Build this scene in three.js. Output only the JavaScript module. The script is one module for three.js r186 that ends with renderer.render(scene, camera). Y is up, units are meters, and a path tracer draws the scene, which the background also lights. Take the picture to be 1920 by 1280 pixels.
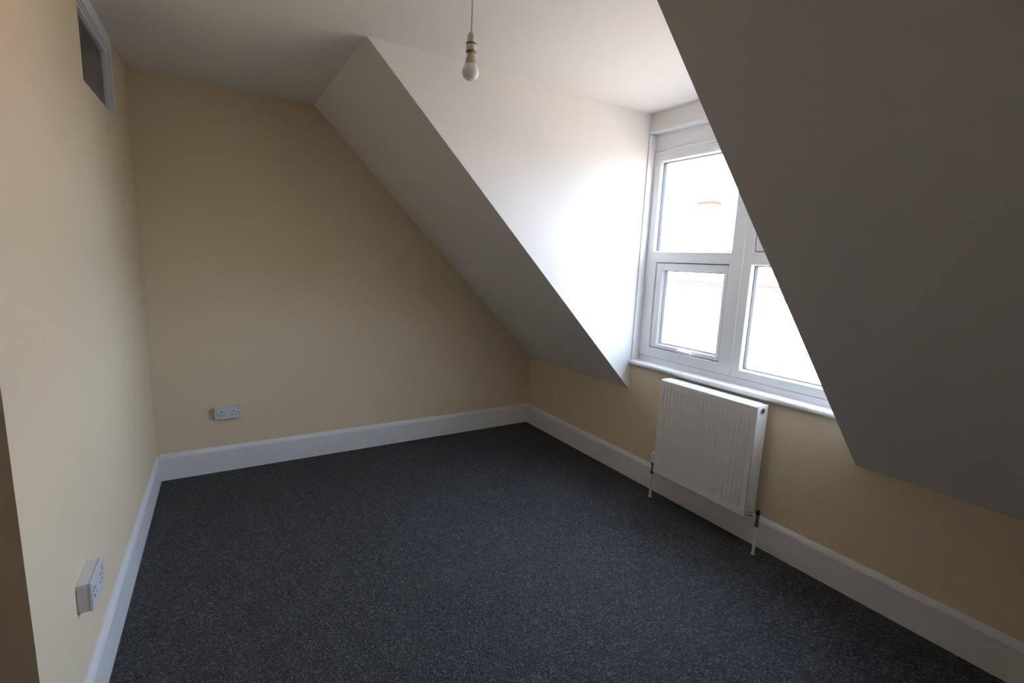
import * as THREE from 'three';
import { mergeGeometries } from 'three/addons/utils/BufferGeometryUtils.js';
import { RoundedBoxGeometry } from 'three/addons/geometries/RoundedBoxGeometry.js';

// ------------------------------------------------------------------ camera, sky, sun, exposure
const scene = new THREE.Scene();
const renderer = new THREE.WebGLRenderer({ antialias: true });
renderer.toneMapping = THREE.LinearToneMapping;
renderer.toneMappingExposure = 4.75;
renderer.shadowMap.enabled = true;

const F = 914.0441, YAW = 0.5601, PITCH = 0.1636, ROLL = 0.0425;
const camera = new THREE.PerspectiveCamera(2 * Math.atan(640 / F) * 180 / Math.PI, 1.5, 0.05, 200);
camera.position.set(-2.5212, 1.5, 3.6982);
{
  const f = new THREE.Vector3(Math.sin(YAW) * Math.cos(PITCH), -Math.sin(PITCH), -Math.cos(YAW) * Math.cos(PITCH));
  const r0 = new THREE.Vector3(Math.cos(YAW), 0, Math.sin(YAW)), u0 = new THREE.Vector3().crossVectors(r0, f);
  const r = r0.clone().multiplyScalar(Math.cos(ROLL)).addScaledVector(u0, Math.sin(ROLL));
  const u = u0.clone().multiplyScalar(Math.cos(ROLL)).addScaledVector(r0, -Math.sin(ROLL));
  camera.quaternion.setFromRotationMatrix(new THREE.Matrix4().makeBasis(r, u, f.negate()));
}
scene.add(camera);

const SKY = 3.15, SUN = 16;
{ // clear hazy daylight sky: pale at the horizon, bluer overhead, the same all the way round
  const W = 64, H = 128, d = new Float32Array(W * H * 4);
  for (let j = 0; j < H; j++) {
    const el = ((j + 0.5) / H - 0.5) * Math.PI, s = Math.max(0, Math.sin(el)), k = Math.pow(s, 0.55);
    for (let i = 0; i < W; i++) {
      const o = (j * W + i) * 4;
      d[o] = SKY * (0.80 - 0.18 * k); d[o + 1] = SKY * (0.93 - 0.10 * k); d[o + 2] = SKY * (1.13 + 0.08 * k); d[o + 3] = 1;
      if (el < 0) { d[o] = SKY * 0.3; d[o + 1] = SKY * 0.29; d[o + 2] = SKY * 0.27; }
    }
  }
  const t = new THREE.DataTexture(d, W, H, THREE.RGBAFormat, THREE.FloatType);
  t.mapping = THREE.EquirectangularReflectionMapping; t.magFilter = THREE.LinearFilter; t.minFilter = THREE.LinearFilter; t.needsUpdate = true;
  scene.background = t;
}
const sun = new THREE.DirectionalLight(new THREE.Color(1.0, 0.86, 0.70), SUN);
sun.position.set(-10, 20, 8); sun.target.position.set(4, -4, -4);
sun.castShadow = true; sun.shadow.mapSize.set(2048, 2048); sun.shadow.radius = 1;
Object.assign(sun.shadow.camera, { left: -26, right: 26, top: 22, bottom: -22, near: 0.5, far: 90 });
scene.add(sun, sun.target);

// ------------------------------------------------------------------ helpers
let seed = 7;
const rnd = () => { seed = (seed * 1664525 + 1013904223) >>> 0; return seed / 4294967296; };
const used = new Map();
function numbered(n) { const k = used.get(n) ?? 0; used.set(n, k + 1); return k ? `${n}_${String(k).padStart(3, '0')}` : n; }
function boxUV(g0) { // uv in metres, by the way each face looks
  const g = g0.index ? g0.toNonIndexed() : g0, p = g.attributes.position, uv = new Float32Array(p.count * 2);
  const a = new THREE.Vector3(), b = new THREE.Vector3(), c = new THREE.Vector3();
  for (let i = 0; i < p.count; i += 3) {
    a.fromBufferAttribute(p, i); b.fromBufferAttribute(p, i + 1); c.fromBufferAttribute(p, i + 2);
    const n = b.clone().sub(a).cross(c.clone().sub(a)), x = Math.abs(n.x), y = Math.abs(n.y), z = Math.abs(n.z);
    [a, b, c].forEach((v, k) => {
      const o = (i + k) * 2;
      if (y >= x && y >= z) { uv[o] = v.x; uv[o + 1] = v.z; } else if (x >= z) { uv[o] = v.z; uv[o + 1] = v.y; } else { uv[o] = v.x; uv[o + 1] = v.y; }
    });
  }
  g.setAttribute('uv', new THREE.BufferAttribute(uv, 2));
  if (!g.attributes.normal) g.computeVertexNormals();
  return g;
}
const merge = (list) => mergeGeometries(list.map((g) => { const q = boxUV(g); for (const k of Object.keys(q.attributes)) if (!['position', 'normal', 'uv'].includes(k)) q.deleteAttribute(k); q.morphAttributes = {}; return q; }));
function obj(name, geos, mat, parent = scene, extra) {
  const m = new THREE.Mesh(merge(Array.isArray(geos) ? geos : [geos]), mat);
  m.name = parent === scene ? numbered(name) : name;
  if (parent !== scene) { let k = 0; while (parent.children.some((c) => c.name === m.name)) m.name = `${name}_${String(++k).padStart(3, '0')}`; }
  if (extra) Object.assign(m.userData, extra);
  parent.add(m); return m;
}
const struct = (name, geos, mat) => obj(name, geos, mat, scene, { kind: 'structure' });
function thing(name, label, category, pos = [0, 0, 0], turn = 0, group) {
  const o = new THREE.Group(); o.name = numbered(name); o.position.set(...pos); o.rotation.y = turn;
  o.userData = { label, category }; if (group) o.userData.group = group; scene.add(o); return o;
}
const box = (x0, x1, y0, y1, z0, z1) => new THREE.BoxGeometry(x1 - x0, y1 - y0, z1 - z0).translate((x0 + x1) / 2, (y0 + y1) / 2, (z0 + z1) / 2);
const rbox = (x0, x1, y0, y1, z0, z1, r = 0.002, s = 2) => new RoundedBoxGeometry(x1 - x0, y1 - y0, z1 - z0, s, Math.min(r, (x1 - x0) / 2.01, (y1 - y0) / 2.01, (z1 - z0) / 2.01)).translate((x0 + x1) / 2, (y0 + y1) / 2, (z0 + z1) / 2);
const poly = (pts) => { const s = new THREE.Shape(); pts.forEach(([x, y], i) => i ? s.lineTo(x, y) : s.moveTo(x, y)); s.closePath(); return s; };
const rect = (a0, a1, b0, b1) => [[a0, b0], [a1, b0], [a1, b1], [a0, b1]];
const alongZ = (pts, z0, z1) => new THREE.ExtrudeGeometry(poly(pts), { depth: z1 - z0, bevelEnabled: false }).translate(0, 0, z0);
// sheet in the (z, y) plane with holes, from x0 (room side) to x1
const ZY = new THREE.Matrix4().makeBasis(new THREE.Vector3(0, 0, 1), new THREE.Vector3(0, 1, 0), new THREE.Vector3(-1, 0, 0));
function sheetZY(outer, holes, x0, x1, bevel = 0) {
  const s = poly(outer); for (const h of holes) { const p = new THREE.Path(); h.forEach(([a, b], i) => i ? p.lineTo(a, b) : p.moveTo(a, b)); p.closePath(); s.holes.push(p); }
  const g = new THREE.ExtrudeGeometry(s, { depth: x1 - x0 - 2 * bevel, bevelEnabled: bevel > 0, bevelSize: bevel, bevelThickness: bevel, bevelOffset: -bevel, bevelSegments: 2 });
  return g.translate(0, 0, bevel).applyMatrix4(ZY).translate(x1, 0, 0);
}
const cyl = (r0, r1, h, n = 24) => new THREE.CylinderGeometry(r0, r1, h, n);
const lathe = (pts, n = 32) => new THREE.LatheGeometry(pts.map(([r, y]) => new THREE.Vector2(r, y)), n);

// ------------------------------------------------------------------ materials
function noiseTex(n, f) {
  const d = new Uint8Array(n * n * 4);
  for (let i = 0; i < n * n; i++) { const v = f(i % n, Math.floor(i / n)); d[i * 4] = d[i * 4 + 1] = d[i * 4 + 2] = v; d[i * 4 + 3] = 255; }
  const t = new THREE.DataTexture(d, n, n); t.wrapS = t.wrapT = THREE.RepeatWrapping; t.magFilter = THREE.LinearFilter; t.minFilter = THREE.LinearMipmapLinearFilter; t.generateMipmaps = true; t.needsUpdate = true; return t;
}
// roller-stippled emulsion: soft bumps a few millimetres across
const stippleBase = (() => { const n = 256, a = new Float32Array(n * n); for (let i = 0; i < n * n; i++) a[i] = rnd(); const b = new Float32Array(n * n); for (let y = 0; y < n; y++) for (let x = 0; x < n; x++) { let s = 0; for (let j = -2; j <= 2; j++) for (let i = -2; i <= 2; i++) s += a[((y + j + n) % n) * n + (x + i + n) % n]; b[y * n + x] = s / 25; } return b; })();
const stipple = noiseTex(256, (x, y) => 255 * Math.min(1, Math.max(0, (stippleBase[y * 256 + x] - 0.5) * 3 + 0.5)));
stipple.repeat.set(3, 3);
const lin = (r, g, b) => new THREE.Color().setRGB(r, g, b);
const paint = (c, rough, bump = 0.0002) => new THREE.MeshStandardMaterial({ color: c, roughness: rough, bumpMap: stipple, bumpScale: bump });
const M = {
  cream: paint(lin(0.84, 0.70, 0.49), 0.85),
  white: paint(lin(0.87, 0.845, 0.81), 0.88),
  gloss: new THREE.MeshStandardMaterial({ color: lin(0.85, 0.85, 0.84), roughness: 0.38 }),
  upvc: new THREE.MeshStandardMaterial({ color: lin(0.86, 0.87, 0.87), roughness: 0.32 }),
  gasket: new THREE.MeshStandardMaterial({ color: lin(0.03, 0.034, 0.038), roughness: 0.6 }),
  spacer: new THREE.MeshStandardMaterial({ color: lin(0.22, 0.25, 0.28), roughness: 0.5, metalness: 0.3 }),
  glass: new THREE.MeshPhysicalMaterial({ color: 0xffffff, roughness: 0.0, transmission: 1, thickness: 0, ior: 1.5 }),
  glass2: new THREE.MeshPhysicalMaterial({ color: lin(0.75, 0.76, 0.72), roughness: 0.0, transmission: 1, thickness: 0, ior: 1.45, specularIntensity: 0.5 }),
  radiator: new THREE.MeshStandardMaterial({ color: lin(0.86, 0.84, 0.79), roughness: 0.35 }),
  chrome: new THREE.MeshStandardMaterial({ color: lin(0.55, 0.55, 0.56), roughness: 0.18, metalness: 1 }),
  black: new THREE.MeshStandardMaterial({ color: lin(0.012, 0.012, 0.012), roughness: 0.5 }),
  plastic: new THREE.MeshStandardMaterial({ color: lin(0.74, 0.74, 0.78), roughness: 0.35 }),
  pendant: new THREE.MeshStandardMaterial({ color: lin(0.72, 0.69, 0.60), roughness: 0.4 }),
  cap: new THREE.MeshStandardMaterial({ color: lin(0.62, 0.54, 0.36), roughness: 0.45 }),
  opal: new THREE.MeshPhysicalMaterial({ color: lin(0.9, 0.87, 0.87), roughness: 0.35 }),
  facade: paint(lin(0.72, 0.68, 0.62), 0.9, 0.002),
  facade2: paint(lin(0.74, 0.72, 0.69), 0.9, 0.002),
  terracotta: new THREE.MeshStandardMaterial({ color: lin(0.24, 0.165, 0.15), roughness: 0.9 }),
  gutter: new THREE.MeshStandardMaterial({ color: lin(0.09, 0.058, 0.05), roughness: 0.7 }),
  brick: paint(lin(0.20, 0.085, 0.05), 0.9, 0.004),
  tile: new THREE.MeshStandardMaterial({ color: lin(0.34, 0.22, 0.18), roughness: 0.9 }),
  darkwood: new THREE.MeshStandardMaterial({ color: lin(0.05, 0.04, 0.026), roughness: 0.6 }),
  curtain: new THREE.MeshStandardMaterial({ color: lin(0.62, 0.62, 0.60), roughness: 0.9 }),
  darkpane: new THREE.MeshStandardMaterial({ color: lin(0.13, 0.133, 0.135), roughness: 0.1 }),
  asphalt: new THREE.MeshStandardMaterial({ color: lin(0.15, 0.135, 0.115), roughness: 0.95 }),
  paving: new THREE.MeshStandardMaterial({ color: lin(0.37, 0.30, 0.23), roughness: 0.95 }),
};
// charcoal loop-pile carpet: each loop has its own tone, a few pale
{
  const n = 2048, step = 6, g = Math.round(n / step), px = new Float32Array(g * g * 3);
  const size = n / g, col = new Uint8Array(n * n * 4), bump = new Uint8Array(n * n * 4);
  const sr = (v) => 255 * Math.pow(Math.min(1, Math.max(0, v)), 1 / 2.2);
  for (let i = 0; i < g * g; i++) {
    px[i * 3] = rnd() * 0.9; px[i * 3 + 1] = rnd() * 0.9;
    const q = rnd(); px[i * 3 + 2] = q < 0.42 ? 0.030 + 0.019 * rnd() : q < 0.86 ? 0.049 + 0.032 * rnd() : 0.082 + 0.075 * rnd();
  }
  for (let y = 0; y < n; y++) for (let x = 0; x < n; x++) {
    const cx = Math.floor(x / size), cy = Math.floor(y / size); let best = 1e9, v = 0;
    for (let j = -1; j <= 1; j++) for (let i = -1; i <= 1; i++) {
      const a = (cx + i + g) % g, b = (cy + j + g) % g, k = (b * g + a) * 3;
      const dx = (cx + i + px[k]) * size - x, dy = (cy + j + px[k + 1]) * size - y, dd = dx * dx + dy * dy;
      if (dd < best) { best = dd; v = px[k + 2]; }
    }
    const o = (y * n + x) * 4; v *= 0.9 + 0.2 * rnd();
    col[o] = sr(v * 0.98); col[o + 1] = sr(v * 0.99); col[o + 2] = sr(v * 1.06); col[o + 3] = 255;
    const h = 255 * Math.max(0, 1 - best / (size * size * 0.5)); bump[o] = bump[o + 1] = bump[o + 2] = h; bump[o + 3] = 255;
  }
  const mk = (d, srgb) => { const t = new THREE.DataTexture(d, n, n); t.wrapS = t.wrapT = THREE.RepeatWrapping; t.repeat.set(1 / 2.1, 1 / 2.1); t.magFilter = THREE.LinearFilter; t.minFilter = THREE.LinearMipmapLinearFilter; t.generateMipmaps = true; if (srgb) t.colorSpace = THREE.SRGBColorSpace; t.needsUpdate = true; return t; };
  M.carpet = new THREE.MeshStandardMaterial({ map: mk(col, true), bumpMap: mk(bump), bumpScale: 0.004, roughness: 0.97 });
}

// ------------------------------------------------------------------ the room
const H = 2.4803, W = 2.8578, TL = 0.025, HK = 0.6308, XS = -1.8528, ZD = 1.2783, ZD2 = 2.7317, HB = 0.175, T = 0.018;
const REAR = 4.95, OUT = -3.95, LZ = 2.252, EXT = 0.125;

struct('floor', box(OUT - 0.15, EXT, -0.2, 0, -0.15, REAR + 0.15), M.carpet);
// ceiling: over the room and out into the dormer
{
  const plan = [[OUT - 0.15, -0.15], [XS + 0.03, -0.15], [XS + 0.03, ZD - 0.08], [EXT, ZD - 0.08], [EXT, ZD2 + 0.08], [XS + 0.03, ZD2 + 0.08], [XS + 0.03, REAR + 0.15], [OUT - 0.15, REAR + 0.15]];
  const g = new THREE.ExtrudeGeometry(poly(plan.map(([x, z]) => [x, -z])), { depth: 0.14, bevelEnabled: false }).rotateX(-Math.PI / 2).translate(0, H, 0);
  struct('ceiling', g, M.white);
}
// sloping ceilings either side of the dormer (boards 20 mm thick, lying on the 45 degree line)
{
  const dx = -XS, dy = H - HK, l = Math.hypot(dx, dy), nx = dy / l * 0.02, ny = dx / l * 0.02;
  const line = [[0, HK], [XS, H], [XS + nx, H + ny], [nx, HK + ny]];
  struct('ceiling_slope_left', alongZ(line, -0.05, ZD), M.white);
  struct('ceiling_slope_right', alongZ(line, ZD2, REAR + 0.05), M.white);
  const cheek = [[nx, HK + ny], [EXT, HK + ny], [EXT, H + 0.002], [XS + nx + (ny - 0.002) * dx / dy, H + 0.002]];
  struct('wall_dormer_left', alongZ(cheek, ZD - 0.1, ZD), M.white);
  struct('wall_dormer_right', alongZ(cheek, ZD2, ZD2 + 0.1), M.white);
}
struct('wall_back', box(OUT - 0.15, EXT, 0, H, -0.15, 0), M.cream);
struct('wall_right', [box(0, EXT, 0, HK, 0, REAR), box(0, EXT, HK, 0.818, ZD, ZD2)], M.cream);
struct('wall_header', box(0, EXT, 2.375, H, ZD, ZD2), M.white);
struct('wall_rear', box(OUT - 0.15, EXT, 0, H, REAR, REAR + 0.15), M.cream);
struct('wall_outer', box(OUT - 0.15, OUT, 0, H, 0, REAR), M.cream);

// left wall: a partition that runs a little askew, with a borrowed-light window high up, ending where the room widens
const left = new THREE.Matrix4().makeBasis(new THREE.Vector3(-TL, 0, 1).normalize(), new THREE.Vector3(0, 1, 0), new THREE.Vector3(-1, 0, -TL).normalize()).setPosition(-W, 0, 0);
const onLeft = (g) => g.applyMatrix4(left);
const BZ0 = 0.505, BZ1 = 1.125, BY0 = 2.105, BY1 = 2.415;
{
  const s = poly(rect(0, LZ, 0, H)), p = new THREE.Path(); rect(BZ0, BZ1, BY0, BY1).forEach(([a, b], i) => i ? p.lineTo(a, b) : p.moveTo(a, b)); p.closePath(); s.holes.push(p);
  struct('wall_left', onLeft(new THREE.ExtrudeGeometry(s, { depth: 0.1, bevelEnabled: false })), M.cream);
  struct('wall_return', box(OUT, -2.99, 0, H, LZ - 0.1, LZ), M.cream);
}
// skirting boards
const skirt = [[0, 0], [T, 0], [T, HB - 0.028], [T - 0.003, HB - 0.018], [T - 0.009, HB - 0.008], [0.004, HB], [0, HB]];
struct('baseboard_back', alongZ(skirt, 0, W - T).rotateY(-Math.PI / 2), M.gloss); // runs towards -x, faces +z
struct('baseboard_right', alongZ(skirt.map(([a, b]) => [-a, b]).reverse(), 0, REAR), M.gloss);
struct('baseboard_left', onLeft(new THREE.ExtrudeGeometry(poly(skirt), { depth: LZ, bevelEnabled: false }).applyMatrix4(new THREE.Matrix4().makeBasis(new THREE.Vector3(0, 0, -1), new THREE.Vector3(0, 1, 0), new THREE.Vector3(1, 0, 0)))), M.gloss);

// ------------------------------------------------------------------ dormer window
{
  const w = new THREE.Group(); w.name = 'window_1'; w.userData = { kind: 'structure' }; scene.add(w);
  const X = 0.05, XB = 0.125, GX = 0.070, ZM = 2.009;
  const L = { z0: ZD + 0.008, z1: ZM }, R = { z0: ZM, z1: ZD2 - 0.008 };
  const p1 = [1.346, 1.9315, 1.601, 2.184], rebate = [1.3785, 1.926, 0.953, 1.532], p2 = [1.436, 1.8985, 0.984, 1.487], p3 = [2.066, 2.664, 0.936, 1.536], rebate2 = [2.066, 2.664, 1.604, 2.184], p4 = [2.123, 2.607, 1.655, 2.133];
  obj('frame', sheetZY(rect(L.z0, L.z1, 0.887, 2.25), [rect(...p1), rect(...rebate)], X, XB, 0.005), M.upvc, w, { label: 'left white window frame' });
  obj('frame', sheetZY(rect(R.z0, R.z1, 0.887, 2.25), [rect(...p3), rect(...rebate2)], X, XB, 0.005), M.upvc, w, { label: 'right white window frame' });
  obj('coupling_strip', rbox(X - 0.004, X + 0.01, 0.889, 2.25, ZM - 0.004, ZM + 0.004, 0.003), M.upvc, w);
  obj('head_extension', [rbox(X + 0.004, XB, 2.252, 2.37, L.z0, R.z1, 0.003)], M.upvc, w);
  const vent = obj('trickle_vent', [rbox(X - 0.008, X + 0.01, 2.236, 2.252, 1.395, 1.9, 0.003), rbox(X - 0.008, X + 0.01, 2.236, 2.252, 2.12, 2.62, 0.003)], M.upvc, w);
  obj('sub_sill', rbox(X + 0.003, XB, 0.845, 0.886, L.z0, R.z1, 0.003), M.upvc, w);
  const sash = obj('sash', sheetZY(rect(rebate[0] + 0.004, rebate[1] - 0.004, rebate[2] + 0.004, rebate[3] - 0.004), [rect(...p2)], X + 0.007, XB - 0.01, 0.005), M.upvc, w, { label: 'opening sash' });
  obj('handle', [
    rbox(X - 0.006, X + 0.008, 0.955, 0.985, 1.635, 1.685, 0.005), rbox(X - 0.034, X - 0.004, 0.962, 0.982, 1.64, 1.668, 0.006),
    rbox(X - 0.036, X - 0.022, 0.963, 0.979, 1.642, 1.75, 0.006),
  ], M.upvc, sash, { label: 'white lever handle' });
  const sash2 = obj('sash', sheetZY(rect(rebate2[0] + 0.004, rebate2[1] - 0.004, rebate2[2] + 0.004, rebate2[3] - 0.004), [rect(...p4)], X + 0.007, XB - 0.01, 0.005), M.upvc, w, { label: 'upper opening fanlight sash' });
  for (const [q, host] of [[rebate, sash], [rebate2, sash2]]) obj('weather_seal', sheetZY(rect(q[0] - 0.001, q[1] + 0.001, q[2] - 0.001, q[3] + 0.001), [rect(q[0] + 0.006, q[1] - 0.006, q[2] + 0.006, q[3] - 0.006)], X + 0.03, X + 0.042), M.gasket, host);
  // glazing beads: sloped rings from the face of the frame in to the glass, with a rubber line and a spacer bar behind
  const bead = ([a0, a1, b0, b1], d, x) => {
    const o = rect(a0, a1, b0, b1), i = rect(a0 + d, a1 - d, b0 + d, b1 - d), v = [];
    const q = (A, B, C, D) => v.push(...A, ...B, ...C, ...A, ...C, ...D), P = ([z, y], xx) => [xx, y, z];
    for (let k = 0; k < 4; k++) { const n = (k + 1) % 4; q(P(o[k], x), P(o[n], x), P(i[n], GX - 0.004), P(i[k], GX - 0.004)); q(P(i[k], GX - 0.004), P(i[n], GX - 0.004), P(i[n], GX), P(i[k], GX)); }
    const g = new THREE.BufferGeometry(); g.setAttribute('position', new THREE.Float32BufferAttribute(v, 3)); g.computeVertexNormals(); return g;
  };
  const ring = ([a0, a1, b0, b1], d, t, x0, x1) => sheetZY(rect(a0 + d, a1 - d, b0 + d, b1 - d), [rect(a0 + d + t, a1 - d - t, b0 + d + t, b1 - d - t)], x0, x1);
  const pane = ([a0, a1, b0, b1]) => new THREE.PlaneGeometry(a1 - a0 - 0.012, b1 - b0 - 0.012).rotateY(-Math.PI / 2).translate(GX, (b0 + b1) / 2, (a0 + a1) / 2);
  for (const [p, x, host] of [[p1, X + 0.006, w], [p2, X + 0.013, sash], [p3, X + 0.006, w], [p4, X + 0.013, sash2]]) {
    obj('glazing_bead', bead(p, 0.008, x), M.upvc, host);
    obj('pane', pane(p), M.glass, host);
    obj('spacer_bar', ring(p, 0.0070, 0.005, GX + 0.001, GX + 0.028), M.gasket, host);
  }
  // trims round the opening
  obj('side_trim', rbox(-0.008, X + 0.01, 0.85, 2.356, ZD, ZD + 0.010, 0.004), M.upvc, w);
  obj('side_trim', rbox(-0.008, X + 0.01, 0.85, 2.356, ZD2 - 0.010, ZD2, 0.004), M.upvc, w);
  obj('head_trim', rbox(-0.010, XB, 2.357, 2.376, ZD, ZD2, 0.005), M.upvc, w);
  // window board with a rounded nose
  const pts = [[XB, 0.818], [-0.014, 0.818]]; for (let k = 1; k < 10; k++) { const a = -Math.PI / 2 - k / 10 * Math.PI; pts.push([-0.014 + 0.017 * Math.cos(a), 0.835 + 0.017 * Math.sin(a)]); } pts.push([-0.014, 0.852], [XB, 0.852]);
  obj('window_sill', alongZ(pts, ZD, ZD2), M.gloss, w);
}
// borrowed light in the left wall: white lining and casing, small pane set back, a dark landing behind
{
  const w = new THREE.Group(); w.name = 'window_2'; w.userData = { kind: 'structure' }; scene.add(w);
  const fr = (a, d0, d1, t) => { const s = poly(rect(BZ0 + a, BZ1 - a, BY0 + a, BY1 - a)), p = new THREE.Path(); rect(BZ0 + a + t, BZ1 - a - t, BY0 + a + t, BY1 - a - t).forEach(([x, y], i) => i ? p.lineTo(x, y) : p.moveTo(x, y)); p.closePath(); s.holes.push(p); return onLeft(new THREE.ExtrudeGeometry(s, { depth: d1 - d0, bevelEnabled: false }).translate(0, 0, d0)); };
  obj('lining', fr(0.0005, 0.001, 0.098, 0.008), M.gloss, w);
  obj('stop_bead', fr(0.0085, 0.010, 0.022, 0.010), M.gloss, w);
  obj('glazing_bead', fr(0.0085, 0.020, 0.032, 0.012), M.gloss, w);
  obj('head_casing', onLeft(rbox(BZ0 - 0.032, BZ1 + 0.03, BY1, H - 0.001, -0.005, 0.0, 0.002)), M.gloss, w);
  obj('side_casing', onLeft(rbox(BZ0 - 0.032, BZ0, BY0 - 0.02, BY1, -0.005, 0.0, 0.002)), M.gloss, w);
  obj('pane', onLeft(new THREE.PlaneGeometry(BZ1 - BZ0 - 0.04, BY1 - BY0 - 0.04).rotateY(Math.PI).translate((BZ0 + BZ1) / 2, (BY0 + BY1) / 2, 0.027)), M.glass2, w);
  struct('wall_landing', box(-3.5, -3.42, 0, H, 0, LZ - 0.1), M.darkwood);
}

// ------------------------------------------------------------------ radiator under the window
{
  const Z0 = 1.678, Z1 = 2.312, ZC = (Z0 + Z1) / 2, XC = -0.09;
  const t = thing('radiator', 'white double panel radiator with ribbed front hung below the dormer window', 'radiator', [XC, 0, ZC]);
  const a = Z0 - ZC, b = Z1 - ZC, Y0 = 0.195, Y1 = 0.809, xf = -0.05;
  // pressed panel: 23 vertical channels with rounded ends
  const panel = (x, sign) => {
    const n = 23, zs = [a], ys = [], pitch = (b - a - 0.036) / n;
    for (let k = 0; k < n; k++) { const c = a + 0.018 + pitch * (k + 0.5); for (const o of [-0.0068, -0.0022, 0.0022, 0.0068]) zs.push(c + o); }
    zs.push(b);
    const e0 = Y0 + 0.044, e1 = Y1 - 0.044;
    ys.push(Y0 + 0.006, e0, e0 + 0.005, (e0 + e1) / 2, e1 - 0.005, e1, Y1 - 0.006);
    const depth = (z, y) => {
      const k = Math.floor((z - a - 0.018) / pitch); if (k < 0 || k >= n) return 0;
      const dz = Math.abs(z - (a + 0.018 + pitch * (k + 0.5)));
      return 0.0062 * Math.max(0, Math.min(1, (0.0068 - dz) / 0.0046, (y - e0) / 0.005, (e1 - y) / 0.005));
    };
    const pos = [], idx = [];
    for (const y of ys) for (const z of zs) pos.push(x - sign * depth(z, y), y, z);
    const m = zs.length; for (let j = 0; j < ys.length - 1; j++) for (let i = 0; i < m - 1; i++) { const p = j * m + i; sign < 0 ? idx.push(p, p + 1, p + m + 1, p, p + m + 1, p + m) : idx.push(p, p + m + 1, p + 1, p, p + m, p + m + 1); }
    const g = new THREE.BufferGeometry(); g.setAttribute('position', new THREE.Float32BufferAttribute(pos, 3)); g.setIndex(idx); g.computeVertexNormals(); return g;
  };
  obj('front_panel', [panel(xf, -1), box(xf + 0.006, xf + 0.014, Y0 + 0.003, Y1 - 0.002, a + 0.001, b - 0.001),
    alongZ([[xf, Y1 - 0.006], [xf + 0.012, Y1 - 0.006], [xf + 0.010, Y1 - 0.001], [xf + 0.005, Y1], [xf + 0.001, Y1 - 0.003]].reverse(), a, b),
    alongZ([[xf, Y0 + 0.006], [xf + 0.001, Y0 + 0.002], [xf + 0.005, Y0], [xf + 0.012, Y0 + 0.002], [xf + 0.012, Y0 + 0.006]].reverse(), a, b)], M.radiator, t);
  obj('rear_panel', rbox(0.036, 0.05, Y0, Y1 - 0.008, a, b, 0.004), M.radiator, t);
  for (const [z0, z1] of [[a - 0.0015, a], [b, b + 0.0015]]) obj('side_panel', [rbox(xf + 0.009, 0.05, Y0 + 0.012, Y1 + 0.002, z0, z1, 0.0007)], M.radiator, t);
  const gr = obj('top_grille', [box(xf + 0.014, xf + 0.024, Y1 - 0.004, Y1, a, b), box(0.038, 0.05, Y1 - 0.004, Y1, a, b), box(xf + 0.012, 0.05, Y1 - 0.006, Y1, a, a + 0.03), box(xf + 0.012, 0.05, Y1 - 0.006, Y1, b - 0.03, b)], M.radiator, t);
  const sl = []; for (let k = 0; k < 44; k++) { const z = a + 0.034 + k * (b - a - 0.068) / 43; sl.push(rbox(xf + 0.02, 0.042, Y1 - 0.006, Y1 - 0.0005, z - 0.0042, z + 0.0042, 0.0015, 1)); }
  sl.forEach((g) => obj('slat', g, M.radiator, gr));
  const fin = []; for (let k = 0; k < 40; k++) { const z = a + 0.03 + k * (b - a - 0.06) / 39; fin.push(box(xf + 0.018, 0.03, Y0 + 0.05, Y1 - 0.05, z - 0.001, z + 0.001)); }
  obj('convector_fins', fin, M.radiator, t, { kind: 'stuff' });
  // tappings in the side panel: bleed valve above, blanking collar below
  const tap = (y, z, s) => [cyl(0.0155, 0.0155, 0.006, 24).rotateX(Math.PI / 2).translate(-0.003, y, z + 0.003 * s)];
  const bl = obj('bleed_valve', tap(0.783, b + 0.0015, 1), M.chrome, t, { label: 'chrome bleed valve' });
  obj('bleed_screw', [cyl(0.0055, 0.0055, 0.003, 6).rotateX(Math.PI / 2).translate(-0.003, 0.783, b + 0.009), new THREE.TorusGeometry(0.0085, 0.0018, 8, 24).translate(-0.003, 0.783, b + 0.0072)], M.black, bl);
  // flow and return
  const px = -0.0105; // centre of pipes, local x
  const tube = (r, y0, y1, x, z) => cyl(r, r, y1 - y0, 20).translate(x, (y0 + y1) / 2, z);
  const zR = 2.368 - ZC, zL = 1.640 - ZC;
  obj('pipe', [tube(0.0075, 0, 0.165, px, zR), tube(0.012, 0, 0.004, px, zR)], M.gloss, t, { label: 'white painted pipe' });
  obj('pipe', [tube(0.0075, 0, 0.175, px, zL), tube(0.012, 0, 0.004, px, zL)], M.gloss, t, { label: 'white painted pipe' });
  const hz = (r, z0, z1, y) => cyl(r, r, Math.abs(z1 - z0), 20).rotateX(Math.PI / 2).translate(px, y, (z0 + z1) / 2);
  const lk = obj('lockshield_valve', [tube(0.0115, 0.160, 0.182, px, zR), tube(0.0095, 0.178, 0.232, px, zR), hz(0.009, b, zR, 0.212), hz(0.013, b + 0.004, b + 0.022, 0.212), cyl(0.0135, 0.0135, 0.014, 6).translate(px, 0.168, zR)], M.chrome, t, { label: 'chrome valve' });
  obj('valve_cap', lathe([[0, 0.252], [0.008, 0.251], [0.0105, 0.246], [0.011, 0.226], [0, 0.226]]).translate(px, 0, zR), M.black, lk, { label: 'dark valve cap' });
  const tv = obj('thermostatic_valve', [tube(0.0105, 0.165, 0.185, px, zL), tube(0.009, 0.18, 0.238, px, zL), hz(0.009, zL, a, 0.212), hz(0.012, a - 0.02, a - 0.005, 0.212), cyl(0.013, 0.013, 0.013, 6).translate(px, 0.172, zL)], M.chrome, t, { label: 'chrome thermostatic valve' });
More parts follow.
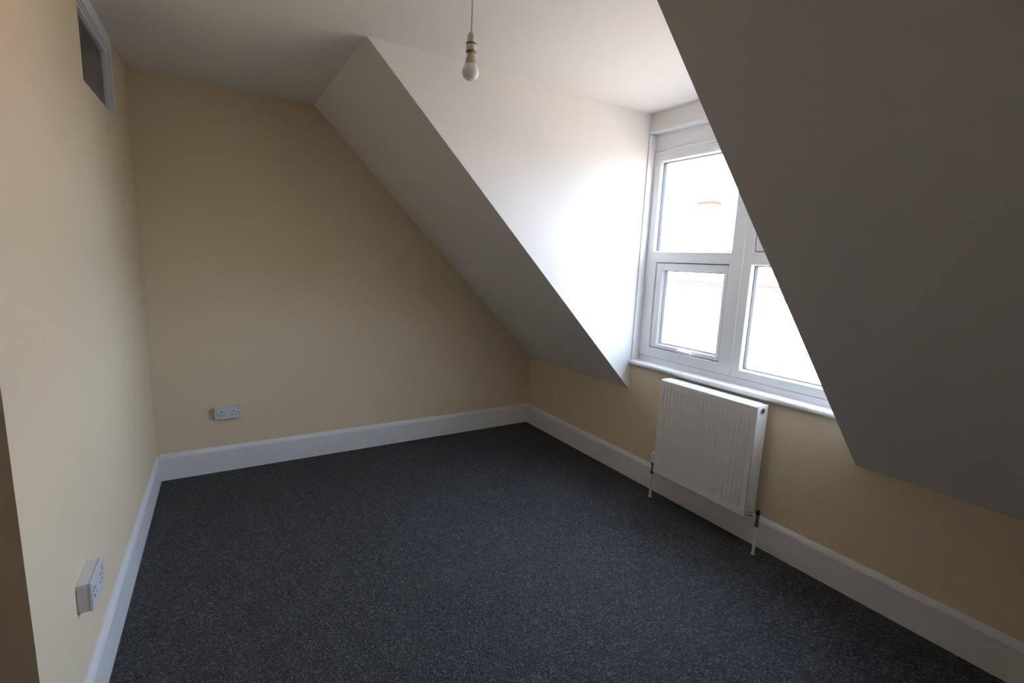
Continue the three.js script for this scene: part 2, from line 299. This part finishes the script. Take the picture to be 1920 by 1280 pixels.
  obj('valve_head', lathe([[0, 0.31], [0.012, 0.309], [0.0165, 0.302], [0.018, 0.285], [0.0165, 0.268], [0.0185, 0.262], [0.0175, 0.25], [0.013, 0.238], [0, 0.238]]).translate(px, 0, zL), M.radiator, tv, { label: 'white thermostatic head' });
  obj('valve_collar', tube(0.0125, 0.224, 0.24, px, zL), M.black, tv);
}

// ------------------------------------------------------------------ twin sockets
function socket(label, pos, turn, w, h, d, group) {
  const t = thing('double_socket', label, 'socket', pos, turn, group);
  obj('back_box', rbox(-w / 2 + 0.001, w / 2 - 0.001, -h / 2 + 0.001, h / 2 - 0.001, 0, d - 0.008, 0.003), M.plastic, t);
  obj('faceplate', rbox(-w / 2, w / 2, -h / 2, h / 2, d - 0.008, d, 0.003, 3), M.plastic, t);
  for (const s of [-1, 1]) {
    const c = s * 0.036;
    obj('earth_slot', box(c - 0.0028, c + 0.0028, 0.004, 0.0135, d - 0.002, d + 0.0003), M.black, t);
    for (const q of [-0.0115, 0.0115]) obj('pin_slot', box(c + q - 0.0045, c + q + 0.0045, -0.0165, -0.0115, d - 0.002, d + 0.0003), M.black, t);
    obj('rocker_switch', rbox(s * 0.062 - 0.0052, s * 0.062 + 0.0052, 0.008, 0.029, d - 0.001, d + 0.0035, 0.0015).rotateX(0), M.plastic, t);
    obj('screw', [cyl(0.0035, 0.0035, 0.0012, 16).rotateX(Math.PI / 2).translate(s * 0.062, -0.002, d + 0.0003)], M.chrome, t);
  }
  return t;
}
socket('white double wall socket low on the cream back wall above its skirting', [-2.4515, 0.4125, 0], 0, 0.153, 0.083, 0.030);
{
  const s = 1.838, p = new THREE.Vector3(s, 0.4385, 0).applyMatrix4(left);
  socket('white surface box double socket on the left wall nearest the camera', [p.x, p.y, p.z], Math.PI / 2 - TL, 0.15, 0.094, 0.039);
}

// ------------------------------------------------------------------ bare bulb on its cord
{
  const x = -1.66, z = 1.958, yb = 2.149; // bottom of the bulb
  const t = thing('pendant_light', 'bare unlit bulb in a white lampholder hanging from a thin ceiling cord', 'pendant light', [x, H, z]);
  const o = yb - H;
  obj('ceiling_rose', lathe([[0, -0.03], [0.008, -0.03], [0.016, -0.026], [0.036, -0.014], [0.042, -0.004], [0.042, 0], [0, 0]]), M.pendant, t);
  obj('cord', new THREE.TubeGeometry(new THREE.CatmullRomCurve3([new THREE.Vector3(0, -0.02, 0), new THREE.Vector3(0.0008, (o + 0.16170 - 0.02) / 2, 0.0006), new THREE.Vector3(0, o + 0.15795, 0)]), 12, 0.0036, 10), M.pendant, t);
  const hd = obj('lamp_holder', [
    lathe([[0.0165, o + 0.12700], [0.0165, o + 0.13169], [0.0155, o + 0.14482], [0.0135, o + 0.15420], [0.0105, o + 0.16076], [0.003, o + 0.16264]]),
    lathe([[0.0145, o + 0.09792], [0.0145, o + 0.12887]]),
    lathe([[0.0145, o + 0.10074], [0.0175, o + 0.10168], [0.0178, o + 0.10355], [0.0178, o + 0.11950], [0.0172, o + 0.12137], [0.0145, o + 0.12231]])], M.pendant, t);
  const ringM = new THREE.MeshStandardMaterial({ color: lin(0.20, 0.17, 0.13), roughness: 0.5 });
  for (const y of [0.12278, 0.09558]) obj('shade_ring', lathe([[0.0142, o + y], [0.0189, o + y + 0.0005], [0.0189, o + y + 0.0035], [0.0142, o + y + 0.004]]), ringM, hd, { label: 'dark ring' });
  const bulb = obj('light_bulb', lathe([[0, o], [0.006, o + 0.00050], [0.012, o + 0.00208], [0.0172, o + 0.00465], [0.0215, o + 0.00764], [0.0255, o + 0.01179], [0.0285, o + 0.01660], [0.0305, o + 0.02241], [0.0311, o + 0.02822], [0.0304, o + 0.03403], [0.0284, o + 0.04067], [0.0252, o + 0.04814], [0.0222, o + 0.05478]], 40), M.opal, t, { label: 'white opal bulb' });
  obj('bulb_cap', lathe([[0.0222, o + 0.05478], [0.0218, o + 0.05572], [0.0205, o + 0.06322], [0.0172, o + 0.07541], [0.0152, o + 0.08479], [0.0130, o + 0.08854], [0.0120, o + 0.09792]], 32), M.cap, bulb, { label: 'cream bulb base' });
}

// ------------------------------------------------------------------ the street outside
const GY = -5.5, FX = 14;
struct('road', box(-10, 40, GY - 0.3, GY, -40, 40), M.asphalt);
struct('pavement', [box(FX - 3.2, FX + 0.2, GY, GY + 0.12, -40, 40), box(0.6, 3, GY, GY + 0.12, -40, 40)], M.paving);
function house(label, z0, wd, wall, opts = {}) {
  const t = thing('terraced_house', label, 'house', [FX, GY, z0], 0, 'terraced houses across the street');
  const e = 1.06 - GY, rY = 3.2 - GY, D = 7; // eaves and ridge above the ground
  const wins = [[1.0, 4.92, 0.72, 1.3], [2.6, 4.92, 0.72, 1.3], [0.55, 0.95, 1.5, 1.7]].map(([a, y, w, h]) => [a, a + w, y, y + h]), door = [2.75, 3.6, 0.12, 2.3];
  obj('wall', [sheetZY(rect(0, wd, 0, e), [...wins, door].map((r) => rect(...r)), 0, 0.25), box(0.25, D, 0, e, 0, 0.2), box(0.25, D, 0, e, wd - 0.2, wd), box(D, D + 0.2, 0, e, 0, wd)], wall, t);
  for (const [a, b, c, d] of wins) {
    const f = obj('window', sheetZY(rect(a, b, c, d), [rect(a + 0.06, b - 0.06, c + 0.06, (c + d) / 2 - 0.03), rect(a + 0.06, b - 0.06, (c + d) / 2 + 0.03, d - 0.06)], 0.1, 0.16), M.upvc, t);
    obj('pane', box(0.13, 0.135, c + 0.04, d - 0.04, a + 0.04, b - 0.04), M.darkpane, f);
    obj('curtain', box(0.125, 0.1305, c + 0.05, d - 0.28, a + 0.05, b - 0.05), M.curtain, f);
    obj('lintel', box(-0.04, 0.1, d, d + 0.18, a - 0.12, b + 0.12), M.terracotta, t);
    obj('window_sill', box(-0.08, 0.1, c - 0.08, c, a - 0.08, b + 0.08), M.facade2, t);
  }
  obj('door', [box(0.1, 0.15, door[2], door[3], door[0], door[1]), box(0.085, 0.1, 0.4, 1.0, door[0] + 0.12, door[1] - 0.12), box(0.085, 0.1, 1.15, 2.0, door[0] + 0.12, door[1] - 0.12)], M.terracotta, t);
  const mid = D / 2;
  obj('roof', [alongZ([[-0.3, e - 0.05], [mid, rY], [mid, rY + 0.12], [-0.35, e + 0.05]], 0, wd), alongZ([[mid, rY], [D + 0.5, e - 0.05], [D + 0.55, e + 0.05], [mid, rY + 0.12]], 0, wd)], M.tile, t);
  obj('gutter', cyl(0.07, 0.07, wd, 12).rotateX(Math.PI / 2).translate(-0.36, e - 0.02, wd / 2), M.gutter, t);
  if (opts.chimney != null) {
    const c = opts.chimney, ch = obj('chimney', [box(mid - 0.3, mid + 0.4, rY - 0.4, rY + 1.5, c, c + 0.75), box(mid - 0.36, mid + 0.46, rY + 1.35, rY + 1.5, c - 0.06, c + 0.81)], M.brick, t);
    for (const q of [0.2, 0.55]) obj('chimney_pot', lathe([[0.13, 0], [0.11, 0.1], [0.1, 0.35], [0.13, 0.38], [0.13, 0.42], [0.1, 0.42]], 16).translate(mid + 0.05, rY + 1.5, c + q), M.terracotta, ch);
  }
  obj('string_course', box(-0.05, 0.02, 3.75, 3.9, 0, wd), M.facade2, t);
  if (opts.rooflight) { const [a, b, s0, s1] = opts.rooflight, at = (k) => [-0.35 + (mid + 0.35) * k, e + 0.05 + (rY + 0.07 - e) * k];
    const [xa, ya] = at(s0), [xb, yb] = at(s1); obj('rooflight', alongZ([[xa, ya], [xb, yb], [xb - 0.03, yb + 0.06], [xa - 0.03, ya + 0.06]], a, b), M.darkpane, t); }
  return t;
}
house('pale terraced house with an orange brick chimney, leftmost of the row opposite', -15.12, 4.2, M.facade2, { chimney: 3.25 });
house('cream terraced house with a dark rooflight, seen through the lower left sash', -10.92, 4.2, M.facade, { rooflight: [0.42, 0.95, 0.56, 0.7] });
house('whitish terraced house seen through the lower right pane', -6.72, 4.2, M.facade2, {});
house('cream terraced house at the near end of the row opposite', -2.52, 4.2, M.facade, { chimney: 3.2 });

scene.traverse((o) => { if (o.isMesh) { o.castShadow = true; o.receiveShadow = true; } });
renderer.render(scene, camera);
